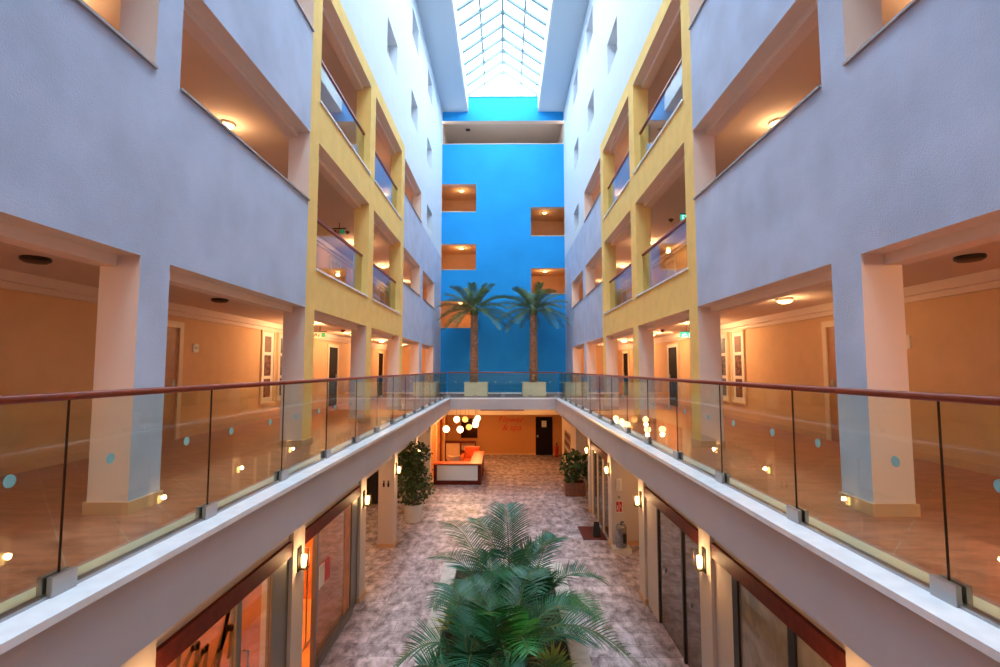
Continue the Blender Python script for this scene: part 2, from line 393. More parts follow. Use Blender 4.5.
struct('wall_end', eb, 'blue'); struct('wall_end_core', ec, 'cream')
er = MB(); es = MB(); et = MB()
for o in EO:                         # landings seen through the openings
    xa, xb = (o[0]-.3, o[1]+.45) if o[0] < -3 and o[1] < 3 else ((o[0]-.45, o[1]+.3) if o[1] > 3 and o[0] > 0 else (o[0], o[1]))
    za, zb = F1+o[2]-1.0, F1+o[3]+.12
    if o[1]-o[0] > 4: za = F1+o[2]-.02
    ya, yb = Y1+.4, Y1+3.0
    er_ = er; er = et if o[1]-o[0] > 4 else er
    er.box(xa, xb, yb, yb+.05, za, zb); er.box(xa-.05, xa, ya, yb, za, zb); er.box(xb, xb+.05, ya, yb, za, zb); er.box(xa, xb, ya, yb, za-.05, za); er.box(xa, xb, ya, yb, zb, zb+.05); er = er_
    es.box(o[0]+.001, o[1]-.001, Y1-.02, Y1+.4, F1+o[2]-.005, F1+o[2]+.03)
struct('wall_end_landings', er, 'peach'); struct('wall_end_recess', et, 'ceil'); struct('trim_end_opening_sills', es, 'cream')
eg = MB(); eg.box(-2.44, 2.44, 22.46, Y1, F1-.30, F1-.001); struct('floor_end_gallery', eg, 'gallery')
k = MB(); k.box(-2.29, 2.29, 22.2, 22.41, F1-.035, F1+.012); k.box(-2.49, 2.49, 22.42, 22.62, F1-.03, F1+.010); struct('trim_end_marble_edge', k, 'marble')
k = MB(); k.box(-2.33, 2.33, 22.205, 22.459, F1-.50, F1-.036); struct('trim_end_fascia', k, 'fascia')
k = MB(); k.box(-3.3, 3.3, Y1-.02, Y1, F1+.001, F1+.08); struct('baseboard_end', k, 'marble')
GROUND[0] = True
k = MB(); k.box(-6, 6, 27.2, 27.4, 0, FG+.2); struct('wall_end_lobby', k, 'lobby')
k = MB(); k.box(-2.18, 2.18, 18.95, 28, FG+.05, FG+.18); struct('ceiling_lobby', k, 'ceil')
k = MB(); k.box(-2.85, 2.85, 25.6, 25.8, 2.27, FG-.001); struct('wall_end_lobby_downstand', k, 'beige')
k = MB(); k.box(-1.15, 1.05, 25.45, 25.59, 2.50, FG-.001); struct('trim_lobby_valance', k, 'wood_red')
k = MB(); k.box(-2.9, 2.9, 27.17, 27.2, 0, .09); struct('baseboard_lobby', k, 'skirt')
GROUND[0] = False
# galleries end, back wall behind the camera
k = MB()
for s in (-1, 1): k.box(s*3.675, s*6.0, Y1-.001, Y1+.39, F1+.0, TOP)
struct('wall_end_galleries', k, 'peach')
k = MB(); k.box(-7.5, -3.3, Y0-.2, Y0, 0, TOP+.4); k.box(3.3, 7.5, Y0-.2, Y0, 0, TOP+.4); k.box(-3.3, 3.3, Y0-.2, Y0, 0, F1+16.2); struct('wall_back', k, 'white')
k = MB(); k.box(-2.33, 2.33, Y0, -.6, F1-.3, F1); struct('floor_near_gallery', k, 'gallery')
# skylight
sk = thing('skylight', 'gabled glass skylight with white rafters over the whole atrium', 'skylight', (0, 0, F1))
del sk['category'], sk['label']; sk['kind'] = 'structure'; sk.name = 'window_50'
k = MB(); k.box(-.06, .06, Y0, Y1, 17.44, 17.58); k.build('ridge_beam', 'rafter', sk)
nr = 0; y = Y1-.06
slope = Vector((1.9, 0, -1.36))
while y > Y0:
    for s in (-1, 1):
        k = MB(); k.beam((s*.05, y, 17.52), (s*1.92, y, 16.22), .17, .10); k.build('rafter', 'rafter', sk)
    y -= .93
for s in (-1, 1):
    k = MB(); k.beam((s*.98, Y0, 16.86), (s*.98, Y1, 16.86), .09, .06); k.build('purlin', 'rafter', sk)
    k = MB(); k.beam((s*1.93, Y0, 16.22), (s*1.93, Y1, 16.22), .07, .07); k.build('eaves_beam', 'sash', sk)
    k = MB(); k.hex([(s*.02, Y0, 17.60), (s*1.95, Y0, 16.27), (s*1.95, Y1, 16.27), (s*.02, Y1, 17.60), (s*.02, Y0, 17.61), (s*1.95, Y0, 16.28), (s*1.95, Y1, 16.28), (s*.02, Y1, 17.61)]); k.build('glass_slope', 'skyglass', sk)
k = MB()
for x, h in ((-.98, .66), (0, 1.3), (.98, .66)): k.box(x-.02, x+.02, Y1-.04, Y1, 16.2, 16.2+h)
k.box(-1.93, 1.93, Y1-.06, Y1+.02, 16.16, 16.22); k.build('gable_mullions', 'sash', sk)
k = MB(); k.face([(-1.93, Y1-.01, 16.2), (1.93, Y1-.01, 16.2), (0, Y1-.01, 17.58)]); k.build('gable_glass', 'skyglass', sk)
# ------------------------------------------------------------------ glass railings
RZ = 1.13
def railing(name, label, joints, frame):
    """frame(t, h, o) -> local point along the run, height, offset towards the void"""
    t = thing(name, label, 'railing', (0, 0, F1), 0, 'glass railings round the first-floor void')
    a, b = joints[0], joints[-1]
    n = 2
    MB().tube([frame(a-.03, RZ, 0), frame(b+.03, RZ, 0)], .024, 14).build('handrail', 'rail', t, smooth=True)
    k = MB(); P = frame
    k.hex([P(a, .012, .03), P(b, .012, .03), P(b, .012, -.03), P(a, .012, -.03), P(a, .03, .03), P(b, .03, .03), P(b, .03, -.03), P(a, .03, -.03)]); k.build('base_channel', 'steel', t)
    for i in range(len(joints)-1):
        u, v = joints[i]+.003, joints[i+1]-.003
        k = MB(); k.hex([P(u, .03, .006), P(v, .03, .006), P(v, .03, -.006), P(u, .03, -.006), P(u, RZ-.02, .006), P(v, RZ-.02, .006), P(v, RZ-.02, -.006), P(u, RZ-.02, -.006)])
        gp = k.build('glass_panel', 'glass', t)
        k = MB()
        q = u; k.hex([P(q, .03, .007), P(q+.004, .03, .007), P(q+.004, .03, -.007), P(q, .03, -.007), P(q, RZ-.02, .007), P(q+.004, RZ-.02, .007), P(q+.004, RZ-.02, -.007), P(q, RZ-.02, -.007)])
        k.build('panel_edge', 'dark_metal', gp)
        for q in (u+.33, v-.33):
            c0, c1 = Vector(P(q, .71, .0065)), Vector(P(q, .71, .0105))
            MB().tube([c0, c1], .034, 18).build('safety_dot', 'dot', gp)
    for q in joints:
        k = MB(); k.hex([P(q-.085, .0, .045), P(q+.085, .0, .045), P(q+.085, .0, .012), P(q-.085, .0, .012), P(q-.085, .125, .045), P(q+.085, .125, .045), P(q+.085, .125, .012), P(q-.085, .125, .012)]); 
        k.hex([P(q-.085, .0, -.012), P(q+.085, .0, -.012), P(q+.085, .0, -.045), P(q-.085, .0, -.045), P(q-.085, .125, -.012), P(q+.085, .125, -.012), P(q+.085, .125, -.045), P(q-.085, .125, -.045)]); k.build('clamp', 'steel', t, bevel=.004)
    return t
jl = [2.95-1.447*2+1.447*i for i in range(17)]
for s in (-1, 1):
    js = [j if s < 0 else j-.07 for j in jl]; js = [j for j in js if j < 22.2]; js.append(22.48)
    railing('glass_railing', '%s glass railing with red-brown handrail along the %s gallery edge' % (SIDE[s], SIDE[s]), js, lambda t, h, o, s=s: (s*(2.52-o), t, h))
railing('glass_railing', 'short glass railing across the far end in front of the two palm planters', [-2.45+4.9*i/4 for i in range(5)], lambda t, h, o: (t, 22.52-o, h))
# yellow bay balustrades
for s in (-1, 1):
    for lv, zb in (('lower', 3.05), ('upper', 6.14)):
        for bn, (a, b) in (('nearer', (8.78, 12.15)), ('farther', (12.62, 15.98))):
            t = thing('bay_balustrade', 'glass balustrade of the %s %s yellow bay in the %s wall' % (lv, bn, SIDE[s]), 'railing', (s*(FX+.16), (a+b)/2, F1+zb+.025), 0, 'balustrades of the yellow bays')
            hl = (b-a)/2-.005
            MB().box(-.03, .03, -hl, hl, .98, 1.03).build('handrail', 'rail', t, bevel=.01)
            for u, v in ((-hl, -.01), (.01, hl)):
                MB().box(-.006, .006, u, v, .005, .98).build('glass_panel', 'glass', t)
# ------------------------------------------------------------------ gallery doors, pictures, plates
nd = [0]
def gallery_door(s, y, lv, leaf='brown_door', ajar=True):
    nd[0] += 1; z = LEV[lv]
    k = MB(); x0, x1 = s*(BX-.05), s*(BX-.001)
    k.box(x0, x1, y-.56, y-.45, z, z+2.16); k.box(x0, x1, y+.45, y+.56, z, z+2.16); k.box(x0, x1, y-.45, y+.45, z+2.05, z+2.16)
    d = struct('door_%d' % nd[0], k, 'door_frame')
    MB().box(s*(BX-.025), s*(BX-.002), y-.45, y+.45, z+.005, z+2.05).build('door_leaf', leaf, d)
    k = MB(); k.tube([(s*(BX-.03), y+.36, z+1.0), (s*(BX-.075), y+.36, z+1.0), (s*(BX-.075), y+.24, z+1.0)], .011, 8); k.box(s*(BX-.03), s*(BX-.026), y+.32, y+.40, z+.9, z+1.1); k.build('door_handle', 'steel', d)
    return d
for s in (-1, 1):
    for lv in range(3):
        for y in (8.75, 17.6, 24.4):
            gallery_door(s, y, lv, 'dark_door' if (lv == 0 and y > 9) else 'tan_door')
    gallery_door(s, 13.6, 1, 'brown_door'); gallery_door(s, 21.0, 0, 'brown_door')
ART = [((74, 40, 28), (150, 74, 36)), ((150, 86, 34), (70, 36, 24)), ((86, 66, 40), (120, 60, 30))]
ARTB = [((60, 62, 96), (120, 110, 120)), ((52, 48, 70), (126, 104, 92)), ((70, 72, 84), (40, 36, 44))]
def artmat(i, c):
    m = bpy.data.materials.new('abstract_painting'); m.use_nodes = True; n = m.node_tree.nodes; L = m.node_tree.links; p = n['Principled BSDF']; p.inputs['Roughness'].default_value = .4
    tc = n.new('ShaderNodeTexCoord'); t = n.new('ShaderNodeTexVoronoi'); t.inputs['Scale'].default_value = 14+i; L.new(tc.outputs['Object'], t.inputs['Vector'])
    r = n.new('ShaderNodeValToRGB'); r.color_ramp.elements[0].color = lin(c[0]); r.color_ramp.elements[1].color = lin(c[1]); r.color_ramp.elements[0].position = .2; r.color_ramp.elements[1].position = .7
    L.new(t.outputs['Color'], r.inputs['Fac']); L.new(r.outputs[0], p.inputs['Base Color']); return m
AM = [[artmat(i, c) for i, c in enumerate(A)] for A in (ART, ARTB)]
for s in (-1, 1):
    for nm, y, w_, am in (('nearer', 12.72, .72, AM[0]), ('farther', 13.62, .72, AM[1])):
        t = thing('picture_frame', '%s tall framed set of three abstract pictures on the %s gallery wall' % (nm, SIDE[s]), 'picture', (s*(BX-.001), y, F1+.42), 0 if s < 0 else math.pi, 'tall pictures on the first-floor gallery walls')
        k = MB(); H = 1.86; h = w_/2
        k.box(0, .05, -h, -h+.05, 0, H); k.box(0, .05, h-.05, h, 0, H); k.box(0, .05, -h+.05, h-.05, 0, .05); k.box(0, .05, -h+.05, h-.05, H-.05, H); k.build('frame', 'door_frame', t, bevel=.006)
        MB().box(.004, .02, -h+.05, h-.05, .05, H-.05).build('mat_board', 'paper', t)
        for q, (z0, z1) in enumerate(((.16, .62), (.70, 1.22), (1.30, 1.70))): MB().box(.02, .026, -h+.19, h-.19, z0, z1).build('picture', am[q], t)
def plate(s, y, z, label, sz=.17):
    t = thing('wall_plate', label, 'sign', (s*(BX-.001), y, z), 0 if s < 0 else math.pi)
    MB().box(0, .018, -sz/2, sz/2, -sz/2, sz/2).build('backing', 'paper', t, bevel=.004)
    MB().box(.018, .022, -sz*.22, sz*.22, -sz*.15, sz*.15).build('badge', 'steel', t)
plate(-1, 9.75, F1+1.70, 'small white square plate with grey badge on the left gallery wall beside the door')
plate(1, 7.45, F1+1.69, 'small white room plate on the right gallery wall behind the blue column', .2)
# ------------------------------------------------------------------ gallery ceiling lights
def ceiling_light(loc, label, on, power, grp, lit_tag='lit'):
    t = thing('ceiling_light', label, 'ceiling light', loc, 0, grp)
    MB().lathe([(.001, 0), (.13, 0), (.135, -.02), (.125, -.04), (.001, -.04)], n=24).build('rim', 'dark_metal' if not on else 'potwhite', t, smooth=True)
    MB().lathe([(.118, -.041), (.10, -.055 if not on else -.065), (.05, -.062 if not on else -.085), (.001, -.064 if not on else -.09)], n=24).build('diffuser', 'bulb' if on else 'off_disc', t, smooth=True)
    if on: lamp('ceiling_lamp_light', (0, 0, -.22), power, t, size=.1)
lvn = ['first-floor', 'second-floor', 'third-floor']
for s in (-1, 1):
    for lv in range(3):
        cz = LEV[lv+1]-.561
        for i, y in enumerate((1.4, 5.2, 8.35, 12.7, 16.5, 20.3, 24.0)):
            on = True; P = 17
            if lv == 0:
                if i == 1 or (s < 0 and i == 2): on = False
                P = (42 if i else 60)*(.55 if s < 0 and i < 3 else 1)*(.25 if s > 0 and i == 2 else 1)
            elif lv == 1: P = 11 if i < 3 else 20
            else: P = 11 if i < 3 else 18
            if lv and i == 3: on = False
            ceiling_light((s*(4.75 if i == 2 else 4.92), y, cz), '%s round ceiling light in the %s %s gallery, %s from the front' % ('lit' if on else 'unlit', lvn[lv], SIDE[s], ORD[i]), on, P, 'round gallery ceiling lights')
# unseen first lamps of the first-floor rows above: added to light the near bays
for i, o in enumerate(EO[:5]):
    s = -1 if o[0] < 0 else 1
    ceiling_light((s*2.35, Y1+1.3, F1+o[3]+.115), 'lit round ceiling light inside the %s opening of the blue wall' % ['top left', 'middle left', 'lowest left', 'upper right', 'lower right'][i], True, (9, 13, 18, 5, 12)[i], 'lights behind the blue wall openings')
ceiling_light((-2.0, Y1+1.2, F1+14.9), 'unlit round ceiling light in the wide recess at the top of the blue wall', False, 0, 'lights behind the blue wall openings')
# ------------------------------------------------------------------ exit signs
FONT = {'E': [[(0,0),(0,1)],[(0,1),(.6,1)],[(0,.5),(.5,.5)],[(0,0),(.6,0)]], 'X': [[(0,0),(.6,1)],[(0,1),(.6,0)]], 'I': [[(.1,0),(.1,1)]], 'T': [[(.3,0),(.3,1)],[(0,1),(.6,1)]]}
def exit_sign(loc, label, teal, word=False):
    t = thing('exit_sign', label, 'exit sign', loc, 0, 'hanging exit signs')
    MB().box(-.19, .19, -.03, .03, -.03, .0).build('hanger_bar', 'dark_metal', t)
    MB().tube([(0, 0, .0), (0, 0, .16)], .012, 8).build('stem', 'dark_metal', t)
    b = MB().box(-.18, .18, -.02, .02, -.18, -.03).build('sign_panel', 'exit_face' if teal else 'exit_pale', t)
    if word:
        k = MB(); x = -.145
        for ch in 'EXIT':
            for a, c in FONT[ch]: k.beam((x+a[0]*.1, -.022, -.15+a[1]*.09), (x+c[0]*.1, -.022, -.15+c[1]*.09), .004, .018)
            x += .045 if ch == 'I' else .085
        k.build('lettering', 'exit_white', b)
    elif teal:
        k = MB(); k.box(.06, .15, -.025, -.021, -.165, -.06); k.beam((-.12, -.023, -.10), (.0, -.023, -.10), .004, .02); k.beam((-.14, -.023, -.15), (-.05, -.023, -.06), .004, .02); k.beam((-.12, -.023, -.16), (.02, -.023, -.15), .004, .02)
        k.build('running_man_symbol', 'exit_white', b)
    else:
        k = MB(); k.box(.05, .15, -.025, -.021, -.165, -.05); k.build('door_symbol', 'green', b)
        k = MB(); k.beam((-.16, -.023, -.15), (-.10, -.023, -.06), .004, .03); k.beam((-.10, -.023, -.06), (-.08, -.023, -.14), .004, .03); k.beam((-.03, -.023, -.15), (-.01, -.023, -.09), .004, .03); k.build('arrow_symbol', 'brown_door', b)
exit_sign((-5.02, 13.7, F1+2.33), 'pale hanging exit sign with green door symbol in the first-floor left gallery', False)
exit_sign((-4.72, 14.2, LEV[1]+2.33), 'pale hanging exit sign with green door symbol in the left second-floor yellow bay', False)
exit_sign((5.05, 13.7, F1+2.33), 'lit teal exit sign with running figure hanging in the first-floor right gallery', True)
exit_sign((4.86, 12.9, LEV[1]+2.33), 'lit teal exit sign with white letters in the right second-floor yellow bay', True, True)
for s, lv, y in ((-1, 0, 15.0), (1, 0, 15.0), (-1, 1, 15.2), (1, 1, 14.0)):
    t = thing('smoke_detector', 'small dark ceiling detector behind the exit sign in the %s %s gallery' % (lvn[lv], SIDE[s]), 'detector', (s*4.8, y, LEV[lv+1]-.561))
    MB().lathe([(.001, 0), (.07, 0), (.07, -.025), (.04, -.06), (.001, -.06)], n=16).build('detector_body', 'brown_door', t, smooth=True)
    MB().lathe([(.03, -.061), (.02, -.08), (.001, -.08)], n=12).build('sensor', 'dark_metal', t)
# ------------------------------------------------------------------ palms
def bez(a, c, b, t): return a*(1-t)**2 + c*2*t*(1-t) + b*t*t
def frond(a, c, b, n, ll, wd, droop, seed, start=.22, vee=.35):
    """arching rachis from a over c to b with n leaflets each side"""
    rd = random.Random(seed); a, c, b = Vector(a), Vector(c), Vector(b); k = MB()
    pts = [bez(a, c, b, i/14) for i in range(15)]
    k.tube(pts, [.012*(1-.75*i/14)+.002 for i in range(15)], 5, 1)
    for i in range(n):
        t = start+(1-start)*(i+.5)/n
        p = bez(a, c, b, t); d = (bez(a, c, b, min(1, t+.02))-bez(a, c, b, t-.02)).normalized()
        sd = d.cross(Vector((0,0,1)));  sd = Vector((1,0,0)) if sd.length < .05 else sd.normalized()
        up = sd.cross(d).normalized()
        env = math.sin(math.pi*min(1, .18+.82*((t-start)/(1-start))))**.6
        L_ = ll*(.25+.75*env)*rd.uniform(.88, 1.08)
        for sg in (-1, 1):
            v = (sd*sg*.85 + d*(.45+.5*(t-start)) + up*(vee+rd.uniform(-.1, .1))).normalized()
            q = []; cur = p.copy()
            for s_ in range(5):
                q.append(cur.copy()); cur = cur+v*(L_/4); v = (v+Vector((0,0,-droop*(.25+.2*s_)))).normalized()
            wv = d*.9+Vector((0,0,.1))
            ws = [.5, 1, .9, .55, .05]
            i0 = len(k.v)
            for s_ in range(5):
                w_ = wv*(wd*ws[s_]/2); k.v += [tuple(q[s_]-w_), tuple(q[s_]+w_)]
            for s_ in range(4): k.f.append((i0+2*s_, i0+2*s_+1, i0+2*s_+3, i0+2*s_+2)); k.m.append(0)
    return k
# date palms in planters at the far end
def date_palm(px, label, seed):
    rd = random.Random(seed)
    t = thing('date_palm', label, 'palm', (px, 24.6, F1+.56), 0, 'two date palms at the far end')
    k = MB(); H = 3.5
    prof = []; n = 44
    for i in range(n+1):
        z = H*i/n; r = .20-.05*i/n
        prof.append((r*(1.0 if i % 2 else .86), z))
    prof.append((.001, H)); k.lathe(prof, n=14)
    # diamond leaf scars
    for i in range(26):
        for j in range(9):
            a = 2*math.pi*(j+.5*(i % 2))/9; z = .08+H*i/27; r = .205-.05*z/H
            ca, sa = math.cos(a), math.sin(a)
            k.hex([(r*.8*math.cos(a-.22), r*.8*math.sin(a-.22), z), (r*.8*math.cos(a+.22), r*.8*math.sin(a+.22), z), (r*.8*ca, r*.8*sa, z+.07), (r*.8*ca, r*.8*sa, z+.07),
                   (r*1.13*math.cos(a-.12), r*1.13*math.sin(a-.12), z+.05), (r*1.13*math.cos(a+.12), r*1.13*math.sin(a+.12), z+.05), (r*1.1*ca, r*1.1*sa, z+.11), (r*1.1*ca, r*1.1*sa, z+.11)])
    k.build('trunk', 'trunk', t)
    MB().lathe([(.15, H-.15), (.21, H), (.17, H+.22), (.06, H+.38), (.001, H+.4)], n=12).build('crown_heart', 'stem', t, smooth=True)
    for i in range(34):
        az = 2.4*i+rd.uniform(-.2, .2); f_ = i/33
        el = math.asin(.94-1.32*f_)+R(rd.uniform(-5, 5)); L_ = 2.0*rd.uniform(.88, 1.08)*(.85+.15*math.sin(math.pi*f_))
        o = Vector((.08*math.cos(az), .08*math.sin(az), H+.16))
        dr = Vector((math.cos(az)*math.cos(el), math.sin(az)*math.cos(el), math.sin(el)))
        if dr.y > 0: L_ = min(L_, 1.45/max(dr.y, .01))
        if abs(px+dr.x*L_) > 3.1: L_ = (3.1-abs(px))/abs(dr.x)
        tip = o+dr*L_+Vector((0,0,-.16-.34*math.cos(el)))
        frond(o, o+dr*L_*.55+Vector((0,0,.10)), tip, 26, .42, .042, .08, seed*100+i, .14, .5).build('frond', ['frond_date', 'stem'], t, recalc=False)
def planter_box(px, label):
    t = thing('planter_box', label, 'planter', (px, 24.55, F1), 0, 'two square planters at the far end')
    k = MB(); h = .55
    k.box(-h, h, -h, h, 0, .05); k.box(-h, -h+.05, -h, h, .05, .62); k.box(h-.05, h, -h, h, .05, .62); k.box(-h+.05, h-.05, -h, -h+.05, .05, .62); k.box(-h+.05, h-.05, h-.05, h, .05, .62)
    k.build('box', 'planter', t)
    k = MB(); k.box(-h-.02, h+.02, -h-.02, -h+.06, .621, .65); k.box(-h-.02, h+.02, h-.06, h+.02, .621, .65); k.box(-h-.02, -h+.06, -h+.06, h-.06, .621, .65); k.box(h-.06, h+.02, -h+.06, h-.06, .621, .65); k.build('rim', 'planter', t)
    MB().box(-h+.051, h-.051, -h+.051, h-.051, .06, .555).build('soil', 'soil', t)
planter_box(-1.30, 'pale sage square planter under the left date palm'); planter_box(1.50, 'pale sage square planter under the right date palm')
date_palm(-1.42, 'left of two tall date palms against the blue wall', 3); date_palm(1.50, 'right of two tall date palms against the blue wall', 8)
GROUND[0] = True
# central bed
bed = thing('planter_bed', 'long stone-kerbed planting bed in the middle of the ground floor', 'planter', (0.03, 0, 0))
k = MB(); k.box(-1.27, -1.0, 1.0, 11.3, 0, .36); k.box(1.0, 1.27, 1.0, 11.3, 0, .36); k.box(-1.0, 1.0, 11.03, 11.3, 0, .36); k.box(-1.0, 1.0, 1.0, 1.27, 0, .36); k.build('kerb', 'bed', bed)
MB().box(-1.0, 1.0, 1.27, 11.03, 0, .28).build('soil', 'soil', bed)
def kentia(loc, label, fr, seed, mats, extra=6, ext_len=1.1):
    rd = random.Random(seed); t = thing('kentia_palm', label, 'palm', (loc[0], loc[1], .28), 0, 'feathery palms in the central bed')
    k = MB()
    for i in range(3):
        a = 2.1*i+seed; k.tube([(.09*math.cos(a), .09*math.sin(a), -.02), (.07*math.cos(a), .07*math.sin(a), .5)], [.035, .022], 8)
    k.build('stem', 'stem', t, smooth=True)
    base = Vector((0, 0, .40)); org = Vector((loc[0], loc[1], .28))
    for i, (c, b, ll) in enumerate(fr):
        frond(base+Vector((rd.uniform(-.05, .05), rd.uniform(-.05, .05), 0)), Vector(c)-org, Vector(b)-org, 32, ll, .027, .24, seed*50+i, .26, .22).build('frond', [mats[i % len(mats)], 'stem'], t, recalc=False)
    for i in range(extra):
        az = rd.uniform(0, 6.28); L_ = ext_len*rd.uniform(.8, 1.15); el = R(rd.uniform(22, 72))
        d = Vector((math.cos(az)*math.cos(el), math.sin(az)*math.cos(el), math.sin(el)))
        frond(base, base+d*L_*.6, base+d*L_+Vector((0, 0, -.25)), 24, .40, .027, .22, seed*70+i, .25, .25).build('frond', [mats[(i+1) % len(mats)], 'stem'], t, recalc=False)
kentia((.15, 9.0), 'rear palm of the central bed with one tall upright frond', [((.12, 8.7, 1.85), (.07, 9.35, 2.1), .5), ((-.25, 9.1, 1.9), (-.5, 9.9, 1.7), .42), ((.7, 8.7, 1.9), (1.1, 9.3, 1.5), .42)], 11, ['frond_b', 'frond_a'], 6, 1.0)
kentia((-.15, 8.55), 'left palm of the central bed arching over the left kerb', [((-.45, 8.5, 2.0), (-1.12, 10.0, 1.6), .42), ((-.62, 8.8, 1.55), (-1.3, 9.5, 1.1), .42), ((-.7, 8.0, 1.5), (-1.0, 7.6, 1.1), .4)], 12, ['frond_a', 'frond_b'], 5, 1.0)
kentia((.50, 8.2), 'right palm of the central bed reaching over the right kerb', [((1.0, 8.1, 1.75), (1.75, 8.5, 1.05), .46), ((1.0, 7.7, 1.5), (1.35, 7.3, 1.1), .4), ((.6, 8.7, 1.7), (1.0, 9.4, 1.5), .38), ((.8, 7.8, 1.4), (1.1, 7.6, 1.1), .42), ((.45, 7.7, 1.7), (.5, 7.2, 1.5), .42)], 13, ['frond_b', 'frond_c'], 6, .95)
kentia((.10, 6.65), 'large front palm with a wide frond over the right kerb', [((.55, 5.95, 2.15), (1.5, 6.1, 1.25), .56), ((.5, 6.9, 1.8), (1.3, 7.1, 1.2), .45), ((.2, 6.0, 1.8), (.3, 5.5, 1.6), .45), ((-.2, 7.2, 1.7), (-.6, 7.8, 1.4), .42), ((.6, 6.3, 1.6), (1.1, 6.5, 1.2), .5), ((-.1, 6.1, 1.9), (-.15, 5.7, 1.9), .5), ((.3, 7.3, 1.8), (.5, 7.9, 1.5), .45)], 14, ['frond_a', 'frond_b', 'frond_c'], 7, 1.05)
kentia((-.40, 6.35), 'front left palm with blue-green fronds over the left kerb', [((-.6, 6.0, 1.85), (-1.2, 6.05, 1.15), .5), ((-.5, 6.8, 1.8), (-.75, 7.4, 1.5), .42), ((-.3, 5.9, 1.7), (-.35, 5.4, 1.4), .45)], 15, ['frond_b', 'frond_a'], 6, .95)
def rosette(loc, label, m, n, L_, seed, wd=.05):
    rd = random.Random(seed); t = thing('low_shrub', label, 'plant', loc, rd.uniform(0, 6), 'low shrubs in the central bed'); k = MB()
    for i in range(n):
        az = 2.4*i; el = R(rd.uniform(15, 80)); d = Vector((math.cos(az)*math.cos(el), math.sin(az)*math.cos(el), math.sin(el)))
        p = Vector((0, 0, .12)); sd = d.cross(Vector((0,0,1))).normalized(); l = L_*rd.uniform(.7, 1.1); v = d.copy(); i0 = len(k.v)
        for s_, w_ in enumerate((.4, 1, .8, .05)):
            k.v += [tuple(p-sd*w_*wd/2), tuple(p+sd*w_*wd/2)]; p = p+v*l/3; v = (v+Vector((0,0,-.28))).normalized()
        for s_ in range(3): k.f.append((i0+2*s_, i0+2*s_+1, i0+2*s_+3, i0+2*s_+2)); k.m.append(0)
    k.build('foliage', m, t, recalc=False)
    MB().tube([(0, 0, -.02), (0, 0, .16)], [.025, .02], 7).build('stem', 'stem', t)
for i, (x, y, m, L_, lb) in enumerate([(-.72, 9.3, 'leaf_y', .42, 'yellow-green low shrub just inside the left kerb, farther one'), (-.78, 8.35, 'leaf_y', .45, 'olive low shrub just inside the left kerb, nearer one'), (.05, 10.2, 'leaf_y', .5, 'bright yellow-green shrub at the back of the bed behind the palms'), (.62, 9.9, 'leaf_y', .48, 'light green shrub by the back right corner of the bed'),
      (-.1, 9.9, 'frond_c', .5, 'mid green shrub at the back left of the bed'), (.3, 7.5, 'frond_c', .5, 'green shrub between the front and right palms'), (-.45, 7.6, 'frond_c', .5, 'dark green shrub between the left palms'), (.55, 6.0, 'frond_c', .45, 'green shrub under the large front frond'), (-.8, 7.0, 'frond_c', .42, 'small green shrub by the left kerb near the front'), (.72, 7.2, 'leaf_y', .42, 'yellowish shrub by the right kerb under the arching fronds'), (.1, 5.6, 'frond_c', .45, 'green shrub at the very front of the bed')]):
    rosette((x, y, .28), lb, m, 44, L_, 40+i)
# ficus in white pot and shrub in wooden trough
def leafy(k, c, rx, rz, n, size, rd, shell=.55):
    for i in range(n):
        while True:
            v = Vector((rd.uniform(-1, 1), rd.uniform(-1, 1), rd.uniform(-1, 1)))
            if shell < v.length < 1: break
        p = Vector(c)+Vector((v.x*rx, v.y*rx, v.z*rz)); a = Vector((rd.gauss(0, 1), rd.gauss(0, 1), rd.gauss(-.4, .7))).normalized(); b = a.orthogonal().normalized(); b.rotate(Matrix.Rotation(rd.uniform(0, 6.28), 3, a))
        s_ = size*rd.uniform(.6, 1.2); k.face([p, p+a*s_*.5+b*s_*.28, p+a*s_, p+a*s_*.5-b*s_*.28])
rd = random.Random(5)
t = thing('potted_ficus', 'dark leafy ficus tree in a white pot by the left columns', 'potted plant', (-2.72, 15.5, 0))
MB().lathe([(.001, 0), (.24, 0), (.30, .50), (.32, .52), (.28, .52), (.27, .44), (.001, .44)], n=24).build('pot', 'potwhite', t, smooth=False)
MB().tube([(0, 0, .42), (.03, .01, 1.0), (-.02, 0, 1.7)], [.035, .03, .015], 8).build('trunk', 'bark', t)
k = MB(); [leafy(k, (rd.uniform(-.36, .36), rd.uniform(-.3, .3), .72+1.5*q_/15+rd.uniform(-.1, .1)), .36*(1.1-.5*abs(q_/15-.4)), .32, 150, .13, rd, .15) for q_ in range(16)]; k.build('foliage', 'leaf_d', t, recalc=False)
t = thing('shrub_in_trough', 'broad-leaved shrub growing in a slatted wooden trough by the right wall', 'potted plant', (2.62, 18.7, 0))
tr_ = MB()
for i in range(4): tr_.box(-.36, .36, -.28, -.25, .03+.115*i, .135+.115*i); tr_.box(-.36, .36, .25, .28, .03+.115*i, .135+.115*i); tr_.box(-.36, -.33, -.25, .25, .03+.115*i, .135+.115*i); tr_.box(.33, .36, -.25, .25, .03+.115*i, .135+.115*i)
tr_.box(-.33, .33, -.25, .25, .0, .05); tr_.build('trough', 'slat', t)
MB().box(-.33, .33, -.25, .25, .05, .42).build('soil', 'soil', t)
k = MB()
for i in range(7): k.tube([(.1*math.cos(i), .1*math.sin(i), .4), (.28*math.cos(i*1.7), .24*math.sin(i*1.7), 1.0)], .012, 6)
k.build('stems', 'bark', t)
k = MB(); leafy(k, (0, 0, 1.05), .55, .58, 300, .24, rd, .2); k.build('foliage', 'leaf_r', t, recalc=False)
